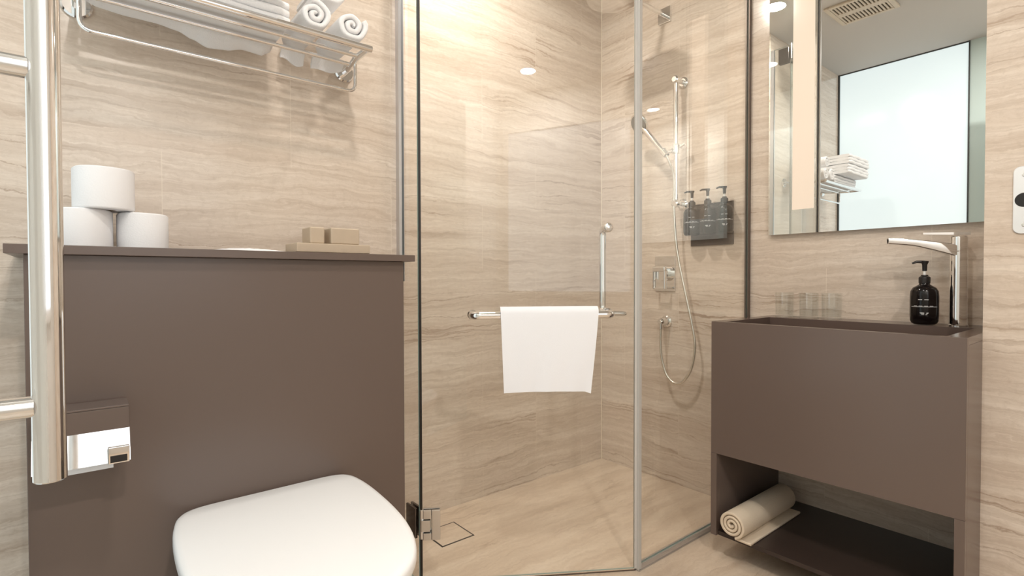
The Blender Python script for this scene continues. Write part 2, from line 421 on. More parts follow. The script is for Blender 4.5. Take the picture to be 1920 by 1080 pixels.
def paper_roll(bm, c, r, h, axis=None, core=0.021):
    e = 0.004
    lathe(bm, [(core, -h/2+0.002), (core+0.002, -h/2), (r-e, -h/2), (r, -h/2+e), (r*1.004, 0), (r, h/2-e), (r-e, h/2), (core+0.002, h/2), (core, h/2-0.002), (core, -h/2+0.002)], c, 48, axis)
bm = bmesh.new(); paper_roll(bm, (-0.004, 1.3655, 0.690), 0.030, 0.098, (1, 0, 0), core=0.012)
box(bm, -0.052, 0.046, 1.334, 1.3395, 0.628, 0.69)
tag(obj('toilet_roll', bm, PAPER, None, loc=(-0.004, 1.3655, 0.690)), 'white toilet roll hanging inside the chrome holder', 'toilet paper')

# ---------------------------------------------------------------- spare rolls and the things on the ledge
LZ = 1.0783
def spare(c, r, h, label):
    t = thing('toilet_roll', label, 'toilet paper', (c[0], c[1], c[2]), 'spare toilet rolls stacked on the ledge')
    bm = bmesh.new(); paper_roll(bm, (c[0], c[1], c[2]+h/2), r, h)
    for v in bm.verts:
        a = math.atan2(v.co.y-c[1], v.co.x-c[0]); v.co.x += 0.0007*sin(3*a+c[0]*90); v.co.y += 0.0007*cos(2*a+c[0]*50)
    obj('tissue', bm, PAPER, t, angle=45)
    bm = bmesh.new(); lathe(bm, [(0.0195, 0.001), (0.0208, 0.001), (0.0208, h-0.001), (0.0195, h-0.001), (0.0195, 0.001)], c, 32)
    obj('core', bm, CARD, t)
    return t
spare((0.006, 1.523, LZ), 0.0525, 0.086, 'lower left toilet roll of the stack, beside the tube handle')
spare((0.116, 1.532, LZ), 0.0515, 0.084, 'lower right toilet roll of the stack, nearest the tray')
spare((0.043, 1.515, LZ+0.0863), 0.0575, 0.092, 'upper toilet roll resting on the other two')
bm = bmesh.new()
nx, ny = 16, 8
vg = [[bm.verts.new((0.245+0.19*i/nx, 1.455+0.11*j/ny, LZ+0.0012+0.009*(sin(pi*i/nx)**0.6)*(sin(pi*j/ny)**0.6)+0.0012*sin(i*1.7+j*2.3)*sin(pi*i/nx)*sin(pi*j/ny))) for j in range(ny+1)] for i in range(nx+1)]
vb = [[bm.verts.new((0.245+0.19*i/nx, 1.455+0.11*j/ny, LZ)) for j in range(ny+1)] for i in range(nx+1)]
for i in range(nx):
    for j in range(ny):
        bm.faces.new((vg[i][j], vg[i+1][j], vg[i+1][j+1], vg[i][j+1])); bm.faces.new((vb[i][j], vb[i][j+1], vb[i+1][j+1], vb[i+1][j]))
for i in range(nx):
    for j in (0, ny): bm.faces.new((vg[i][j], vg[i+1][j], vb[i+1][j], vb[i][j]))
for j in range(ny):
    for i in (0, nx): bm.faces.new((vg[i][j], vg[i][j+1], vb[i][j+1], vb[i][j]))
tag(obj('paper_packet', bm, PAPER, None, loc=(0.34, 1.51, LZ)), 'flat white packet lying on the ledge between the rolls and the tray', 'packet')
bm = bmesh.new(); box(bm, 0.452, 0.662, 1.472, 1.575, LZ+0.004, LZ+0.029, bev=0.003); box(bm, 0.462, 0.652, 1.482, 1.565, LZ, LZ+0.005)
tag(obj('amenity_tray', bm, STONE, None, loc=(0.557, 1.52, LZ)), 'flat beige tray on the ledge near the shower glass', 'tray')
TZ = LZ+0.0292
def holder(x0, x1, y0, y1, h, label):
    bm = bmesh.new(); box(bm, x0, x1, y0, y1, TZ, TZ+h, bev=0.004, seg=3)
    o = obj('amenity_box', bm, STONE, None, loc=((x0+x1)/2, (y0+y1)/2, TZ)); return tag(o, label, 'box', 'small beige boxes on the tray')
holder(0.492, 0.533, 1.485, 1.555, 0.046, 'narrow upright beige box on the left of the tray')
holder(0.548, 0.632, 1.478, 1.560, 0.046, 'wider low beige box on the right of the tray')

# ---------------------------------------------------------------- towel rack above the toilet
RX0, RX1, RZ = 0.0, 0.630, 1.650
rk = thing('towel_rack', 'chrome wall towel rack with shelf bars and lower rail above the toilet', 'towel rack', (0.32, YT, 1.66))
for X in (RX0, RX1):
    bm = bmesh.new(); sxx = 0.030 if X > 0.3 else 0.0
    tube(bm, [(X, 1.402, RZ), (X, 1.48, RZ+0.002), (X+sxx*0.6, 1.58, RZ+0.008), (X+sxx, YT-0.004, 1.668)], 0.010, 14, flat=1.0)
    obj('side_arm', bm, CHROME, rk)
    bm = bmesh.new(); lathe(bm, [(0.0, 0.0), (0.031, 0.0), (0.031, 0.006), (0.027, 0.011), (0.0, 0.011)], (X+sxx, YT-0.0005, 1.668), 32, (0, -1, 0))
    obj('wall_flange', bm, CHROME, rk)
bm = bmesh.new(); tube(bm, [(RX0-0.008, 1.402, RZ), (RX1+0.008, 1.402, RZ)], 0.0095, 16); obj('front_bar', bm, CHROME, rk)
for y in (1.468, 1.538):
    bm = bmesh.new(); tube(bm, [(RX0+0.002, y, RZ), (RX1-0.002, y, RZ)], 0.006, 12); obj('shelf_bar', bm, CHROME, rk)
bm = bmesh.new()
tube(bm, fillet([(RX0+0.004, 1.534, RZ), (RX0+0.004, 1.534, 1.569), (RX1+0.016, 1.534, 1.569), (RX1+0.016, 1.534, RZ+0.004)], 0.026), 0.0052, 12)
obj('lower_rail', bm, CHROME, rk)

# folded towels (stack of three, left) -------------------------------------------------
SH = RZ+0.0105
def folded(x0, x1, y0, y1, z0, z1, label, droop=0.0, seed=0):
    rnd = random.Random(seed); bm = bmesh.new()
    layers = 3; h = (z1-z0)/layers
    for L in range(layers):
        za = z0+L*h; zb = za+h*0.985
        nx_ = 18; rings = []
        for i in range(nx_+1):
            x = x0+(x1-x0)*i/nx_; jj = 0.0025*sin(i*0.9+L*2+seed)
            pts = []
            r = (zb-za)/2
            prof_ = [(y1, za)]+[(y1+r*0.6*sin(a), (za+zb)/2-r*cos(a)) for a in [pi*k/6 for k in range(1, 6)]]+[(y1, zb)]
            prof_ += [(y1+(y0-y1)*k/6, zb+0.002*sin(k*1.3+i*0.4)) for k in range(1, 6)]
            prof_ += [(y0, zb)]+[(y0-r*0.9*sin(a), (za+zb)/2+r*cos(a)) for a in [pi*k/6 for k in range(1, 6)]]+[(y0, za)]
            prof_ += [(y0+(y1-y0)*k/6, za) for k in range(1, 6)]
            e = 1.0 if 0 < i < nx_ else 0.93
            pts = [(x, (yy-(y0+y1)/2)*e+(y0+y1)/2+jj, (zz-(za+zb)/2)*e+(za+zb)/2) for yy, zz in prof_]
            rings.append(pts)
        stack(bm, rings)
    if droop:
        SAG = [(0.018, 1.657), (0.04, 1.652), (0.10, 1.648), (0.15, 1.647), (0.20, 1.642), (0.232, 1.631), (0.269, 1.619), (0.31, 1.623), (0.352, 1.634), (0.40, 1.632), (0.414, 1.642), (0.43, 1.656)]
        def sag(x):
            for (a, za), (b, zb) in zip(SAG, SAG[1:]):
                if x <= b: t = max(0, (x-a)/(b-a)); t = t*t*(3-2*t); return za+(zb-za)*t
            return SAG[-1][1]
        n_ = 60; t0, t1 = [], []
        for i in range(n_+1):
            x = x0+0.004+(x1-x0-0.008)*i/n_
            pass
            lo = sag(x)
            t0.append([(x, y1-0.06, z0+0.006), (x, y1-0.040, (z0+lo)/2), (x, y1-0.018+0.003*sin(i*0.22), lo)])
        ring_ = []
        for row in t0:
            ring_.append([Vector(p) for p in row]+[Vector(p)+Vector((0, 0.012, 0.002)) for p in reversed(row)])
        stack(bm, ring_)
    return tag(obj('folded_towel', bm, TERRY, None, angle=60, loc=((x0+x1)/2, (y0+y1)/2, z0)), label, 'towel', 'folded white towels on the rack')
folded(0.018, 0.425, 1.425, 1.605, SH, SH+0.060, 'bottom white folded towel of the rack stack, sagging past the bars', droop=0.055, seed=1)
folded(0.020, 0.405, 1.345, 1.600, SH+0.064, SH+0.126, 'middle white folded towel of the rack stack', seed=2)
folded(0.024, 0.400, 1.340, 1.598, SH+0.130, SH+0.192, 'top white folded towel of the rack stack', seed=3)

def rolled(x, z, y0, y1, r, label, turns=2.2, a0=0.0, flap=None):
    """spiral roll of cloth, axis along Y, ends facing the room"""
    bm = bmesh.new(); n_ = int(turns*26); th = (r-0.010)/turns*0.90
    outer, inner = [], []
    for i in range(n_+1):
        t = i/n_; a = a0+2*pi*turns*t; rr = 0.008+(r-0.008)*t
        wob = 1+0.05*sin(2*a+1.0)+0.03*sin(5*a)
        outer.append((x+rr*wob*cos(a), z+rr*wob*sin(a)))
        ri = max(rr-th, 0.001)
        inner.append((x+ri*wob*cos(a), z+ri*wob*sin(a)))
    secs = []
    for (yy, k) in ((y0, 0.55), (y0-0.004, 0.25), (y0+0.006, 0.0), (y1-0.006, 0.0), (y1, 0.5)):
        pass
    rows_ = [(y0, 0.30), (y0+0.003, 0.10), (y0+0.009, 0.0), (y1-0.009, 0.0), (y1-0.003, 0.1), (y1, 0.30)]
    for yy, k in rows_:
        sec = []
        for o_, i_ in zip(outer, inner):
            sec.append((o_[0]+(i_[0]-o_[0])*k, yy, o_[1]+(i_[1]-o_[1])*k))
        for o_, i_ in reversed(list(zip(outer, inner))):
            sec.append((i_[0]+(o_[0]-i_[0])*k, yy, i_[1]+(o_[1]-i_[1])*k))
        secs.append(sec)
    rings = [[bm.verts.new(p) for p in s] for s in secs]; m_ = len(rings[0])
    for a_, b_ in zip(rings, rings[1:]):
        for k in range(m_): bm.faces.new((a_[k], a_[(k+1) % m_], b_[(k+1) % m_], b_[k]))
    h = m_//2
    for rg in (rings[0], rings[-1]):
        for k in range(h-1): bm.faces.new((rg[k], rg[k+1], rg[m_-2-k], rg[m_-1-k]))
    if flap:
        for (fx0, fx1, fy, fz, fk) in flap:
            rows2 = []
            for i in range(9):
                xx = fx0+(fx1-fx0)*i/8; zz = fz+0.004*sin(i*0.9)+0.016*abs(i/8-fk)**1.3
                rows2.append([(xx, fy-0.02, SH+0.004), (xx, fy-0.004, (SH+zz)/2), (xx, fy, zz), (xx, fy+0.006, zz+0.001), (xx, fy+0.004, (SH+zz)/2), (xx, fy-0.01, SH+0.006)])
            stack(bm, rows2)
    return tag(obj('rolled_towel', bm, TERRY, None, angle=60, loc=(x, (y0+y1)/2, z)), label, 'towel', 'rolled white towels on the rack')
rolled(0.488, SH+0.0465, 1.412, 1.610, 0.0455, 'lower left rolled white towel, beside the folded stack', a0=0.6, flap=[(0.450, 0.514, 1.598, 1.630, 0.9)])
rolled(0.589, SH+0.0475, 1.412, 1.610, 0.0465, 'lower right rolled white towel at the end of the rack', a0=-0.7, flap=[(0.536, 0.630, 1.596, 1.631, 0.2)])
rolled(0.541, SH+0.128, 1.425, 1.600, 0.0445, 'upper rolled white towel resting on the two lower rolls', a0=1.9)

# ---------------------------------------------------------------- tube handle at the left edge
hx, hy = -0.0245, 0.65
t = thing('pull_handle', 'long vertical chrome tube handle with two standoffs at the left edge', 'handle', (hx, hy, 0.83))
bm = bmesh.new(); lathe(bm, [(0.0, 0.0), (0.0115, 0.0), (0.0125, 0.001), (0.0125, 0.529), (0.0115, 0.53), (0.0, 0.53)], (hx, hy, 0.822), 40)
obj('grip', bm, CHROME, t)
for z in (1.200, 0.892):
    bm = bmesh.new(); tube(bm, [(-0.0852, hy, z), (hx-0.010, hy, z)], 0.0098, 24); obj('standoff', bm, CHROME, t)

# ---------------------------------------------------------------- glass shower enclosure
GH = 2.52
def pane(bm_, M=None): return bm_
def glass_box(x0, x1, y0, y1, z0, z1, M=None, thin='y'):
    bm = bmesh.new(); box(bm, x0, x1, y0, y1, z0, z1, M=None)
    for f in bm.faces:
        nn = f.normal if f.normal.length else f.calc_center_median()
        f.normal_update(); nn = f.normal
        f.material_index = 0 if abs(nn.y if thin == 'y' else nn.x) > 0.9 else 1
    if M is not None: bmesh.ops.transform(bm, matrix=M, verts=bm.verts)
    return bm
# narrow fixed panel against the toilet wall
t = thing('narrow_glass_panel', 'narrow fixed glass panel between the toilet wall and the shower door hinge', 'glass panel', (XH, 1.595, 0))
obj('pane', glass_box(XH-0.004, XH+0.004, YH+0.004, YT-0.006, 0.004, GH, thin='x'), [GLASS, GLASS_EDGE], t)
bm = bmesh.new(); box(bm, XH-0.014, XH-0.004, YT-0.022, YT-0.0005, 1.0, GH); box(bm, XH+0.004, XH+0.0055, YT-0.022, YT-0.0005, 1.0, GH)
obj('wall_channel', bm, ALU, t)
# door, pivoting leaf: local frame u (hinge -> corner), n (towards the room), z
DU = Vector((0.83974, -0.54299, 0)); DN = Vector((-0.54299, -0.83974, 0)); DL = 0.735
DM = Matrix(((DU.x, DN.x, 0, XH), (DU.y, DN.y, 0, YH), (0, 0, 1, 0), (0, 0, 0, 1)))
def dp(u, n_, z): return DM @ Vector((u, n_, z))
dr = thing('shower_door', 'clear glass shower door with chrome hinge, towel bar and upright pull', 'shower door', (XH, YH, 0))
bm = glass_box(0.006, DL-0.010, -0.004, 0.004, 0.010, GH, M=DM, thin='y'); obj('pane', bm, [GLASS, GLASS_EDGE], dr)
obj('hinge_seal', bx(-0.001, 0.006, -0.005, 0.005, 0.010, GH, M=DM), SEAL_DK, dr)
obj('edge_seal', bx(DL-0.010, DL-0.002, -0.005, 0.005, 0.010, GH, M=DM), SEAL, dr)
def hinge(z0, z1):
    zc = (z0+z1)/2
    hb = obj('hinge', bx(-0.003, 0.010, -0.006, 0.006, z0, z1, bev=0.003, M=DM), CHROME, dr)
    bm = bmesh.new()
    box(bm, 0.036, 0.064, 0.0042, 0.013, z0, z1, bev=0.002, M=DM)
    box(bm, 0.008, 0.0355, 0.0042, 0.013, z0+0.070, z1, bev=0.002, M=DM); box(bm, 0.008, 0.0355, 0.0042, 0.013, z0, z0+0.024, bev=0.002, M=DM)
    obj('door_plate', bm, STEEL, hb)
    obj('knuckle', bx(0.002, 0.0315, 0.0042, 0.0125, z0+0.028, z0+0.066, bev=0.0015, M=DM), STEEL, hb)
    bm = bmesh.new(); box(bm, 0.008, 0.064, -0.013, -0.0042, z0, z1, bev=0.002, M=DM); obj('inner_plate', bm, STEEL, hb)
    bm = bmesh.new(); box(bm, XH-0.013, XH-0.0045, YH+0.012, YH+0.077, z0, z1, bev=0.002); box(bm, XH+0.0045, XH+0.013, YH+0.012, YH+0.077, z0, z1, bev=0.002)
    obj('panel_plate', bm, mat('dark_reflection_chrome', (0.16, 0.14, 0.13, 1), 0.12, metal=1.0), hb)  # chrome darkened in colour to stand in for the dark it reflects
hinge(0.151, 0.250)
hinge(2.41, 2.51)
# towel bar with upright pull
bz = 0.890; bn = 0.062
tb = obj('towel_bar', bmesh.new(), CHROME, dr)
bm = bmesh.new(); tube(bm, [dp(*p) for p in fillet([(0.172, 0.0045, bz), (0.172, bn, bz), (0.628, bn, bz), (0.628, 0.0045, bz)], 0.022)], 0.0132, 20)
bmesh.ops.translate(bm, vec=-world_loc(dr), verts=bm.verts); bmesh.ops.recalc_face_normals(bm, faces=bm.faces); bm.to_mesh(tb.data); bm.free()
tb.data.polygons.foreach_set('use_smooth', [True]*len(tb.data.polygons))
bm = bmesh.new(); lathe(bm, [(0.0, 0), (0.016, 0), (0.016, 0.004), (0.012, 0.009), (0, 0.009)], dp(0.172, 0.0045, bz), 24, DN); obj('rosette', bm, CHROME, tb)
# the upright pull hangs on the shower side; only its round caps show on the room side
bm = bmesh.new(); tube(bm, [dp(*p) for p in fillet([(0.630, -0.0045, 1.180), (0.630, -0.060, 1.180), (0.630, -0.060, bz), (0.630, -0.0045, bz)], 0.024)], 0.0125, 20); obj('upright_pull', bm, CHROME, dr)
bm = bmesh.new(); lathe(bm, [(0, 0), (0.015, 0), (0.0165, 0.003), (0.0165, 0.010), (0.013, 0.015), (0.006, 0.017), (0, 0.0172)], dp(0.630, 0.0042, 1.180), 28, DN); obj('pull_cap', bm, CHROME, dr)
bm = bmesh.new(); lathe(bm, [(0, 0), (0.017, 0), (0.018, 0.003), (0.018, 0.010), (0.0134, 0.014), (0, 0.014)], dp(0.628, 0.0042, bz), 28, DN); obj('bar_collar', bm, CHROME, dr)
bm = bmesh.new(); tube(bm, [dp(0.632, -0.060, bz-0.004), dp(0.708, -0.060, bz-0.006), dp(0.716, -0.060, bz-0.006)], 0.0085, 16, radii=[0.0088, 0.0088, 0.006]); obj('bar_tip', bm, STEEL, dr)
# right fixed panel
t = thing('fixed_glass_panel', 'fixed clear glass shower panel standing between the door corner and the basin unit', 'glass panel', ((XC+XM)/2, YP, 0))
obj('pane', glass_box(XC+0.010, XM-0.006, YP-0.004, YP+0.004, 0.016, GH, thin='y'), [GLASS, GLASS_EDGE], t)
obj('corner_seal', bx(XC-0.004, XC+0.012, YP-0.012, YP+0.006, 0.006, GH, bev=0.002), SEAL, t)
bm = bmesh.new(); box(bm, XC-0.001, XM-0.001, YP-0.012, YP+0.010, 0.0005, 0.005); box(bm, XC+0.010, XM-0.001, YP-0.011, YP-0.0042, 0.004, 0.020); box(bm, XC+0.010, XM-0.001, YP+0.0042, YP+0.010, 0.004, 0.020)
obj('bottom_channel', bm, ALU, t)
bm = bmesh.new(); box(bm, XM-0.018, XM-0.0005, YP-0.009, YP-0.0042, 0.02, GH); box(bm, XM-0.018, XM-0.0005, YP+0.0042, YP+0.009, 0.02, GH)
obj('wall_channel', bm, ALU_DK, t)
# threshold strip under the door
struct('trim_2', bx(0.0, DL-0.004, -0.004, 0.001, 0.0003, 0.002, M=DM), ALU_DK)

# towel over the bar ------------------------------------------------------------------
bm = bmesh.new()
nu, front, back = 30, 16, 12
topz = bz+0.0160; R_ = 0.0165
path = [(bn+R_+0.0015, 0.642+(topz-0.008-0.642)*k/front) for k in range(front+1)]
path += [(bn+R_*cos(a), topz-0.008+R_*sin(a)+0.002) for a in [pi*k/8 for k in range(1, 8)]]
path += [(bn-R_-0.001, topz-0.008-(topz-0.008-0.665)*k/back) for k in range(back+1)]
rows = []
for i in range(nu+1):
    s = i/nu; row = []
    for j, (nn, z) in enumerate(path):
        dep = max(0.0, (topz-z)/(topz-0.642))
        u0 = 0.259+0.010*dep; u1 = 0.578-0.020*dep-0.006*dep*dep
        if j > front+4: u0 += 0.004; u1 -= 0.004
        u = u0+(u1-u0)*s
        wv = 0.0022*sin(s*9.0+1.2+dep*1.5)*dep+0.0014*sin(s*21+dep*4)*dep
        zz = z+(0.0035*sin(s*3.0+0.4)*dep-0.006*(s > 0.93)*(s-0.93)/0.07*dep if j < front else 0.0)
        row.append((u, nn+(wv if j <= front else -wv*0.3), zz))
    rows.append(row)
g = []
for layer in (1, -1):
    gl = []
    for row in rows:
        r2 = []
        for j, p in enumerate(row):
            a = row[max(j-1, 0)]; b_ = row[min(j+1, len(row)-1)]; tn = Vector((b_[1]-a[1], b_[2]-a[2])).normalized()
            nrm = Vector((tn.y, -tn.x))*0.0016*layer
            r2.append(bm.verts.new(dp(p[0], p[1]+nrm.x, p[2]+nrm.y)))
        gl.append(r2)
    g.append(gl)
m_ = len(path)
for i in range(nu):
    for j in range(m_-1):
        bm.faces.new((g[0][i][j], g[0][i+1][j], g[0][i+1][j+1], g[0][i][j+1])); bm.faces.new((g[1][i][j], g[1][i][j+1], g[1][i+1][j+1], g[1][i+1][j]))
    for j in (0, m_-1): bm.faces.new((g[0][i][j], g[0][i+1][j], g[1][i+1][j], g[1][i][j]))
for j in range(m_-1):
    for i in (0, nu): bm.faces.new((g[0][i][j], g[0][i][j+1], g[1][i][j+1], g[1][i][j]))
tag(obj('hanging_towel', bm, LINEN, None, angle=70, loc=tuple(dp(0.415, bn, 0.64))), 'white cloth towel draped over the chrome bar of the shower door', 'towel')

# ---------------------------------------------------------------- shower fittings on the right wall
t = thing('shower_rail', 'chrome vertical slide rail with sliding holder on the shower wall', 'shower rail', (XM, 1.45, 1.65))
BX = 2.185
bm = bmesh.new(); tube(bm, [(BX, 1.450, 1.352), (BX, 1.450, 1.950)], 0.0125, 20); obj('rail', bm, CHROME, t)
for z in (1.942, 1.362):
    bm = bmesh.new(); tube(bm, [(BX, 1.450, z), (XM-0.008, 1.450, z)], 0.0105, 18)
    lathe(bm, [(0, -0.020), (0.012, -0.020), (0.018, -0.014), (0.0195, 0), (0.018, 0.012), (0.010, 0.018), (0, 0.018)], (BX, 1.450, z), 24, (1, 0, 0))
    lathe(bm, [(0, 0), (0.026, 0), (0.026, 0.006), (0.018, 0.012), (0, 0.012)], (XM-0.0005, 1.450, z), 28, (-1, 0, 0)); obj('wall_bracket', bm, CHROME, t)
bm = bmesh.new(); lathe(bm, [(0.0128, -0.022), (0.019, -0.022), (0.020, -0.015), (0.020, 0.015), (0.019, 0.022), (0.0128, 0.022)], (BX, 1.450, 1.618), 24)
tube(bm, [(BX, 1.425, 1.622), (BX, 1.400, 1.632)], 0.011, 16); tube(bm, [(BX-0.012, 1.458, 1.612), (BX-0.052, 1.463, 1.598)], 0.010, 14)
lathe(bm, [(0.0105, -0.016), (0.0165, -0.016), (0.0175, 0.016), (0.0115, 0.016)], (2.122, 1.468, 1.594), 20, Vector((-0.03, 0.62, 0.78)).normalized()); obj('slider', bm, CHROME, t)

hs = thing('hand_shower', 'chrome hand shower tilted in the rail holder with long looping hose', 'hand shower', (2.12, 1.50, 1.60))
ax = Vector((-0.02, 0.135, 0.150))
P0 = Vector((2.122, 1.462, 1.583)); P1 = Vector((2.118, 1.572, 1.715))
bm = bmesh.new(); tube(bm, [P0, P0.lerp(P1, 0.15), P0.lerp(P1, 0.6), P1, P1+Vector((-0.006, 0.018, 0.022))], 0.011, 18, radii=[0.010, 0.0115, 0.0135, 0.0145, 0.012]); obj('handle', bm, CHROME, hs)
hd = Vector((-0.84, 0.20, -0.50)).normalized()
HC = Vector((2.110, 1.600, 1.757))
bm = bmesh.new(); lathe(bm, [(0, -0.014), (0.030, -0.013), (0.047, -0.006), (0.0525, 0.003), (0.0525, 0.010), (0.049, 0.013), (0, 0.013)], HC, 36, hd); obj('spray_head', bm, CHROME, hs)
bm = bmesh.new(); lathe(bm, [(0, 0.0135), (0.045, 0.0135), (0.045, 0.0150), (0, 0.0150)], HC, 36, hd); obj('spray_face', bm, mat('grey_spray_face', lin(150, 146, 140), 0.5), hs)
hose = smooth_path([(2.122, 1.461, 1.581), (2.135, 1.452, 1.548), (2.166, 1.449, 1.48), (2.172, 1.452, 1.316), (2.180, 1.440, 1.138), (2.186, 1.402, 0.95), (2.19, 1.366, 0.79), (2.19, 1.351, 0.692), (2.19, 1.368, 0.591), (2.19, 1.410, 0.525), (2.19, 1.455, 0.507), (2.19, 1.502, 0.540), (2.19, 1.531, 0.622), (2.19, 1.538, 0.70), (2.19, 1.536, 0.762)], 10)
bm = bmesh.new(); tube(bm, hose, 0.0062, 12); obj('hose', bm, mat('satin_metal_hose', (0.78, 0.76, 0.70, 1), 0.25, metal=0.9, bump=(900, 0.4, 0.001)), hs)
t = thing('hose_outlet', 'round chrome hose outlet low on the shower wall', 'hose outlet', (XM, 1.536, 0.79))
bm = bmesh.new(); lathe(bm, [(0, 0), (0.029, 0), (0.029, 0.005), (0.022, 0.010), (0, 0.010)], (XM-0.0005, 1.540, 0.795), 28, (-1, 0, 0)); obj('rosette', bm, CHROME, t)
bm = bmesh.new(); lathe(bm, [(0, 0), (0.019, 0.0), (0.020, 0.030), (0.017, 0.042), (0.009, 0.049), (0, 0.050)], (XM-0.012, 1.540, 0.795), 24, (-1, 0, 0)); tube(bm, [(2.19, 1.536, 0.786), (2.19, 1.536, 0.760)], 0.0095, 16); obj('elbow', bm, CHROME, t)

t = thing('shower_mixer', 'square chrome shower mixer valve with lever on the shower wall', 'shower valve', (XM, 1.545, 1.03))
obj('plate', bx(XM-0.008, XM-0.0005, 1.490, 1.606, 0.945, 1.118, bev=0.002), CHROME, t)
bm = bmesh.new(); lathe(bm, [(0, 0), (0.036, 0), (0.037, 0.030), (0.034, 0.034), (0, 0.034)], (XM-0.008, 1.546, 1.03), 32, (-1, 0, 0)); obj('valve_body', bm, CHROME, t)
bm = bmesh.new(); box(bm, XM-0.066, XM-0.042, 1.510, 1.582, 1.040, 1.066, bev=0.006, seg=3)
for y0_, y1_ in ((1.572, 1.582), (1.510, 1.519)): box(bm, XM-0.064, XM-0.044, y0_, y1_, 0.955, 1.052, bev=0.004)
box(bm, XM-0.060, XM-0.046, 1.512, 1.580, 0.952, 0.966, bev=0.004)
obj('lever', bm, CHROME, t)

t = thing('rain_shower', 'rain shower arm on square wall plate high in the shower', 'shower head', (XM, 1.552, 2.30))
obj('wall_plate', bx(XM-0.010, XM-0.0005, 1.520, 1.590, 2.262, 2.336, bev=0.002), CHROME, t)
bm = bmesh.new(); tube(bm, fillet([(XM-0.010, 1.555, 2.302), (1.86, 1.555, 2.302), (1.86, 1.555, 2.268)], 0.02), 0.0105, 18); obj('arm', bm, CHROME, t)
bm = bmesh.new(); lathe(bm, [(0, 0.012), (0.02, 0.012), (0.025, 0.004), (0.118, 0.0), (0.120, -0.004), (0.118, -0.009), (0, -0.009)], (1.86, 1.555, 2.260), 48); obj('rain_head', bm, CHROME, t)

# soap dispensers
def bottle(loc, label, group=None, ndir=(-0.5, 0.86)):
    x, y, z = loc
    t = thing('pump_bottle', label, 'pump bottle', loc, group)
    bm = bmesh.new(); lathe(bm, [(0, 0.001), (0.028, 0.0), (0.034, 0.004), (0.0375, 0.012), (0.0385, 0.03), (0.0385, 0.092), (0.0370, 0.108), (0.031, 0.119), (0.020, 0.126), (0.0145, 0.130), (0.0138, 0.145), (0, 0.145)], loc, 40); obj('body', bm, BLACK_GL, t, angle=60)
    bm = bmesh.new(); lathe(bm, [(0.0139, 0.134), (0.0155, 0.134), (0.0158, 0.150), (0.0150, 0.154), (0.0100, 0.157), (0.0095, 0.161), (0, 0.161)], loc, 28); obj('collar', bm, BLACK, t)
    bm = bmesh.new(); lathe(bm, [(0.0040, 0.160), (0.0040, 0.176)], loc, 14); lathe(bm, [(0, 0.176), (0.0040, 0.176)], loc, 14); obj('stem', bm, WHITE_PL, t)
    nd = Vector((ndir[0], ndir[1], 0)).normalized(); c = Vector(loc)
    bm = bmesh.new(); lathe(bm, [(0, 0.174), (0.0062, 0.174), (0.0070, 0.194), (0.0105, 0.202), (0.0105, 0.206), (0, 0.2075)], loc, 20)
    tube(bm, [c+Vector((0, 0, 0.203)), c+nd*0.022+Vector((0, 0, 0.204)), c+nd*0.034+Vector((0, 0, 0.199))], 0.004, 12, radii=[0.0050, 0.0042, 0.0030]); obj('pump_head', bm, BLACK, t)
    # pale print facing the room: small heading, long line, small block
    bm = bmesh.new(); cd_ = Vector((-x, -y)); a0 = math.atan2(cd_.y, cd_.x); rr = 0.0388
    for zc_, hh, half in ((0.081, 0.0010, 0.42), (0.058, 0.0006, 1.0), (0.0605, 0.0008, 0.75), (0.0385, 0.0010, 0.30), (0.0355, 0.0008, 0.24), (0.033, 0.0006, 0.18)):
        n_ = max(4, int(half*16)); prev = None
        for k in range(n_+1):
            a = a0-half+2*half*k/n_
            v0 = bm.verts.new((x+rr*cos(a), y+rr*sin(a), z+zc_-hh)); v1 = bm.verts.new((x+rr*cos(a), y+rr*sin(a), z+zc_+hh))
            if prev and (half > 0.9 or k % 3): bm.faces.new((prev[0], v0, v1, prev[1]))
            prev = (v0, v1)
    obj('label_print', bm, PRINT, t)
    return t
bottle((2.138, 0.486, 0.856), 'black pump bottle standing beside the basin tap')
B1 = bottle((2.1955, 1.372, 1.205), 'black pump bottle in the shower bracket, nearest the slide rail', 'pump bottles in the shower bracket')
dup(B1, (2.1955, 1.293, 1.205), 'middle black pump bottle of the shower bracket')
dup(B1, (2.1955, 1.213, 1.205), 'black pump bottle in the shower bracket, farthest from the slide rail')
t = thing('bottle_bracket', 'dark wall bracket carrying three black pump bottles in the shower', 'bottle holder', (XM, 1.30, 1.25))
obj('back_plate', bx(XM-0.010, XM-0.0005, 1.195, 1.404, 1.158, 1.352, bev=0.002), BRACKET, t)
for yb in (1.213, 1.293, 1.372):
    bm = bmesh.new(); box(bm, XM-0.026, XM-0.0102, yb-0.012, yb+0.012, 1.3445, 1.3475, bev=0.001); obj('neck_clip', bm, BRACKET, t)

# floor drain: tile insert in a slot
t = thing('floor_drain', 'square tile-insert floor drain in the shower floor', 'drain', (1.11, 1.763, 0))
bm = bmesh.new()
dx0, dx1, dy0, dy1 = 1.037, 1.185, 1.689, 1.838
for a in ((dx0, dx1, dy0, dy0+0.006), (dx0, dx1, dy1-0.006, dy1), (dx0, dx0+0.006, dy0, dy1), (dx1-0.006, dx1, dy0, dy1)): box(bm, *a, 0.0002, 0.0012)
obj('slot', bm, DARK, t)
obj('tile_insert', bx(dx0+0.006, dx1-0.006, dy0+0.006, dy1-0.006, 0.0002, 0.0018, bev=0.0004), T_floor, t)

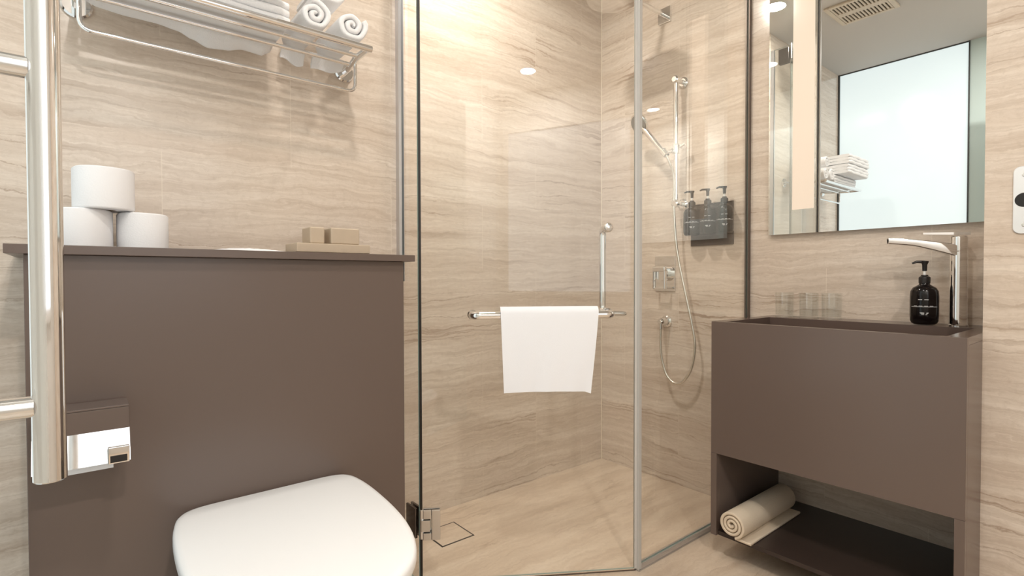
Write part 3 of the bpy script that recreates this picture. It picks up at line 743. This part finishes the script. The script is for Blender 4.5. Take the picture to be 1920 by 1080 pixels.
# ---------------------------------------------------------------- mirror with side light
MZ0, MZ1, MF = 1.186, 2.30, XM-0.022
t = thing('wall_mirror', 'large frameless wall mirror with lit side strip above the basin', 'mirror', (XM, 0.68, MZ0))
obj('main_panel', bx(MF, XM-0.0005, 0.312, 0.8425, MZ0, MZ1), MIRROR, t)
sp = obj('side_panel', bx(MF, XM-0.0005, 0.8475, 1.034, MZ0, MZ1), MIRROR, t)
obj('light_strip', bx(MF-0.0012, MF+0.004, 0.858, 0.939, 1.282, MZ1-0.09), SIDELIGHT, sp)
obj('seam', bx(MF+0.003, XM-0.001, 0.8425, 0.8475, MZ0+0.001, MZ1), SEAL_DK, t)

# ---------------------------------------------------------------- basin unit
v = thing('basin_unit', 'dark taupe trough basin unit with open shelf below the mirror', 'sink', ((XV+XM)/2, (YV0+YV1)/2, 0.084))
VT, VB, TH = 0.8535, 0.380, 0.022
BXi0, BXi1, BYi0, BYi1 = XV+0.020, 2.105, YV0+0.045, YV1-0.045
obj('front_panel', bx(XV, XV+TH-0.004, YV0, YV1, VB, VT-0.0002, bev=0.0012), BROWN, v)
for y0_, y1_ in ((YV0, YV0+TH), (YV1-TH, YV1)):
    obj('side_panel', bx(XV+TH-0.004 if False else XV+0.0183, XM-0.001, y0_, y1_, 0.084, VT-0.0205, bev=0.001), BROWN, v)
    obj('leg_panel', bx(XV, XV+0.0180, y0_, y1_, 0.084, VB-0.0003, bev=0.001), BROWN, v)
bm = bmesh.new()
o_ = (XV+0.0183, XM-0.001, YV0, YV1)
zt, zb_ = VT, VT-0.020
loops = []
def rect(x0, x1, y0, y1, z): return [bm.verts.new(p) for p in ((x0, y0, z), (x1, y0, z), (x1, y1, z), (x0, y1, z))]
L0 = rect(*o_, zb_); L1 = rect(*o_, zt); L2 = rect(BXi0, BXi1, BYi0, BYi1, zt)
L3 = rect(BXi0+0.002, BXi1-0.002, BYi0+0.002, BYi1-0.002, zt-0.075)
L3[2].co.z -= 0.03; L3[3].co.z -= 0.0; L3[1].co.z -= 0.03
for a, b_ in ((L0, L1), (L1, L2), (L2, L3)):
    for k in range(4): bm.faces.new((a[k], a[(k+1) % 4], b_[(k+1) % 4], b_[k]))
bm.faces.new(L3)
obj('basin', bm, BROWN_DK, v, angle=20)
bm = bmesh.new(); box(bm, XV+0.010, XM-0.001, YV0+TH+0.0003, YV1-TH-0.0003, 0.085, 0.100, bev=0.001); obj('shelf', bm, mat('shaded_brown_shelf', lin(58, 47, 43), 0.3), v)  # unit's brown darkened: the shade under the basin is put into the colour

# tap
fx, fy = 2.165, 0.405
t = thing('basin_tap', 'tall chrome mixer tap on the right end of the basin', 'tap', (fx, fy, VT))
bm = bmesh.new(); lathe(bm, [(0, 0.0005), (0.0255, 0.0005), (0.0255, 0.004), (0.0235, 0.006), (0.0228, 0.20), (0.0228, 0.236), (0.0215, 0.2365), (0.0215, 0.239), (0.0228, 0.2395), (0.0228, 0.282), (0.020, 0.286), (0, 0.286)], (fx, fy, VT), 36); obj('column', bm, CHROME, t)
sd = Vector((-0.40, 0.92, 0)).normalized(); sn = Vector((-sd.y, sd.x, 0)); rows = []
for k in range(9):
    s = k/8; c = Vector((fx, fy, VT))+sd*(0.004+0.182*s)
    zt_ = 0.258+0.030*s+0.003*sin(pi*s); zb2 = zt_-0.038+0.016*min(1, s*1.6); wd = 0.021-0.004*s
    rows.append([c+sn*wd+Vector((0, 0, zb2+0.004)), c+sn*(wd*0.8)+Vector((0, 0, zb2)), c-sn*(wd*0.8)+Vector((0, 0, zb2)), c-sn*wd+Vector((0, 0, zb2+0.004)), c-sn*wd+Vector((0, 0, zt_-0.003)), c-sn*(wd*0.85)+Vector((0, 0, zt_)), c+sn*(wd*0.85)+Vector((0, 0, zt_)), c+sn*wd+Vector((0, 0, zt_-0.003))])
bm = bmesh.new(); stack(bm, rows); sp_ = obj('spout', bm, CHROME, t, angle=50)
cend = Vector((fx, fy, VT))+sd*0.1862
bm = bmesh.new(); lathe(bm, [(0, 0), (0.009, 0), (0.009, 0.0015), (0, 0.0015)], cend+Vector((0, 0, 0.2765)), 20, (sd+Vector((0, 0, -0.15))).normalized(), sx=0.6); obj('aerator', bm, DARK, sp_)
bm = bmesh.new()
rows = []
for k in range(7):
    s = k/6; c = Vector((fx, fy, VT))-sd*0.024+sd*(0.118*s); wd = 0.0215-0.009*s; zz = 0.288+0.006*s
    rows.append([c+sn*wd+Vector((0, 0, zz)), c-sn*wd+Vector((0, 0, zz)), c-sn*wd+Vector((0, 0, zz+0.009-0.003*s)), c+sn*wd+Vector((0, 0, zz+0.009-0.003*s))])
stack(bm, rows); obj('lever', bm, CHROME, t, angle=30)

# three tumblers
def tumbler(x, y, label):
    t = obj('drinking_glass', bmesh.new(), TUMBLER, None); t.location = (x, y, VT+0.0004)
    bm = bmesh.new(); lathe(bm, [(0, 0.0), (0.0315, 0.0), (0.033, 0.002), (0.0345, 0.096), (0.0338, 0.0968), (0.0330, 0.096), (0.0312, 0.011), (0.029, 0.009), (0, 0.009)], (0, 0, 0), 40)
    bmesh.ops.recalc_face_normals(bm, faces=bm.faces); bm.to_mesh(t.data); bm.free(); t.data.polygons.foreach_set('use_smooth', [True]*len(t.data.polygons)); t.data.set_sharp_from_angle(angle=0.7)
    return tag(t, label, 'glass', 'clear tumblers behind the basin')
tumbler(2.192, 0.953, 'clear glass tumbler behind the basin, nearest the shower glass')
tumbler(2.185, 0.858, 'clear glass tumbler in the middle of the three behind the basin')
tumbler(2.185, 0.778, 'clear glass tumbler behind the basin, nearest the tap')

# rolled mat on the shelf
bm = bmesh.new(); turns = 3.2; n_ = 96; mr = 0.050; thk = 0.0105; cy_, cz_ = 0.930, 0.1005+mr
outer, inner = [], []
for i in range(n_+1):
    tt = i/n_; a = -1.9-2*pi*turns*(1-tt); rr = 0.010+(mr-0.010)*tt
    outer.append((cy_+rr*cos(a)*1.0, cz_+rr*sin(a))); inner.append((cy_+(rr-thk)*cos(a), cz_+(rr-thk)*sin(a)))
e0 = outer[-1]; outer += [(0.905-0.012*k, 0.1010+0.0105-0.001*k) for k in range(1, 3)] if False else []
secs = []
for xx in (1.736, 1.739, 1.85, 1.95, 2.05, 2.137, 2.140):
    k = 0.25 if xx in (1.736, 2.140) else 0.0
    secs.append([(xx, o2[0]+(i2[0]-o2[0])*k, o2[1]+(i2[1]-o2[1])*k) for o2, i2 in zip(outer, inner)]+[(xx, i2[0]+(o2[0]-i2[0])*k, i2[1]+(o2[1]-i2[1])*k) for o2, i2 in reversed(list(zip(outer, inner)))])
rings = [[bm.verts.new(p) for p in s] for s in secs]; m_ = len(rings[0])
for a_, b_ in zip(rings, rings[1:]):
    for k in range(m_): bm.faces.new((a_[k], a_[(k+1) % m_], b_[(k+1) % m_], b_[k]))
for rg in (rings[0], rings[-1]):
    for k in range(m_//2-1): bm.faces.new((rg[k], rg[k+1], rg[m_-2-k], rg[m_-1-k]))
box(bm, 1.742, 2.134, 0.862, 0.914, 0.1006, 0.1096, bev=0.003)
tag(obj('rolled_bath_mat', bm, MAT_CLOTH, None, angle=60, loc=(1.94, cy_, 0.1005)), 'cream bath mat rolled up on the open shelf of the basin unit', 'bath mat')

# ---------------------------------------------------------------- latch plate on the tiled pier
t = thing('latch_plate', 'chrome latch plate with black round hole on the tiled pier at the right edge', 'latch plate', (XP, 0.2285, 1.215))
bm = bmesh.new()
cy2, cz2, hw, hh, rc = 0.2285, 1.2135, 0.0225, 0.0895, 0.016
ol = []
for (sy, sz, a0) in ((1, 1, 0), (-1, 1, pi/2), (-1, -1, pi), (1, -1, 1.5*pi)):
    for k in range(7):
        a = a0+k*pi/12; ol.append((cy2+sy*(hw-rc)+rc*cos(a), cz2+sz*(hh-rc)+rc*sin(a)))
stack(bm, [[(XP-0.0005, y, z) for y, z in ol], [(XP-0.0035, y, z) for y, z in ol], [(XP-0.0045, cy2+(y-cy2)*0.95, cz2+(z-cz2)*0.988) for y, z in ol]]); obj('plate', bm, mat('bright_satin_chrome', (0.93, 0.93, 0.95, 1), 0.28, metal=0.75), t)
bm = bmesh.new(); lathe(bm, [(0, 0), (0.0190, 0), (0.0180, 0.0012), (0, 0.0012)], (XP-0.0045, cy2, cz2), 32, (-1, 0, 0)); obj('keyhole', bm, BLACK, t)
for dz in (-0.066, 0.066):
    bm = bmesh.new(); lathe(bm, [(0, 0), (0.0055, 0), (0.0045, 0.0010), (0, 0.0012)], (XP-0.0045, cy2, cz2+dz), 18, (-1, 0, 0)); obj('screw', bm, CHROME, t)
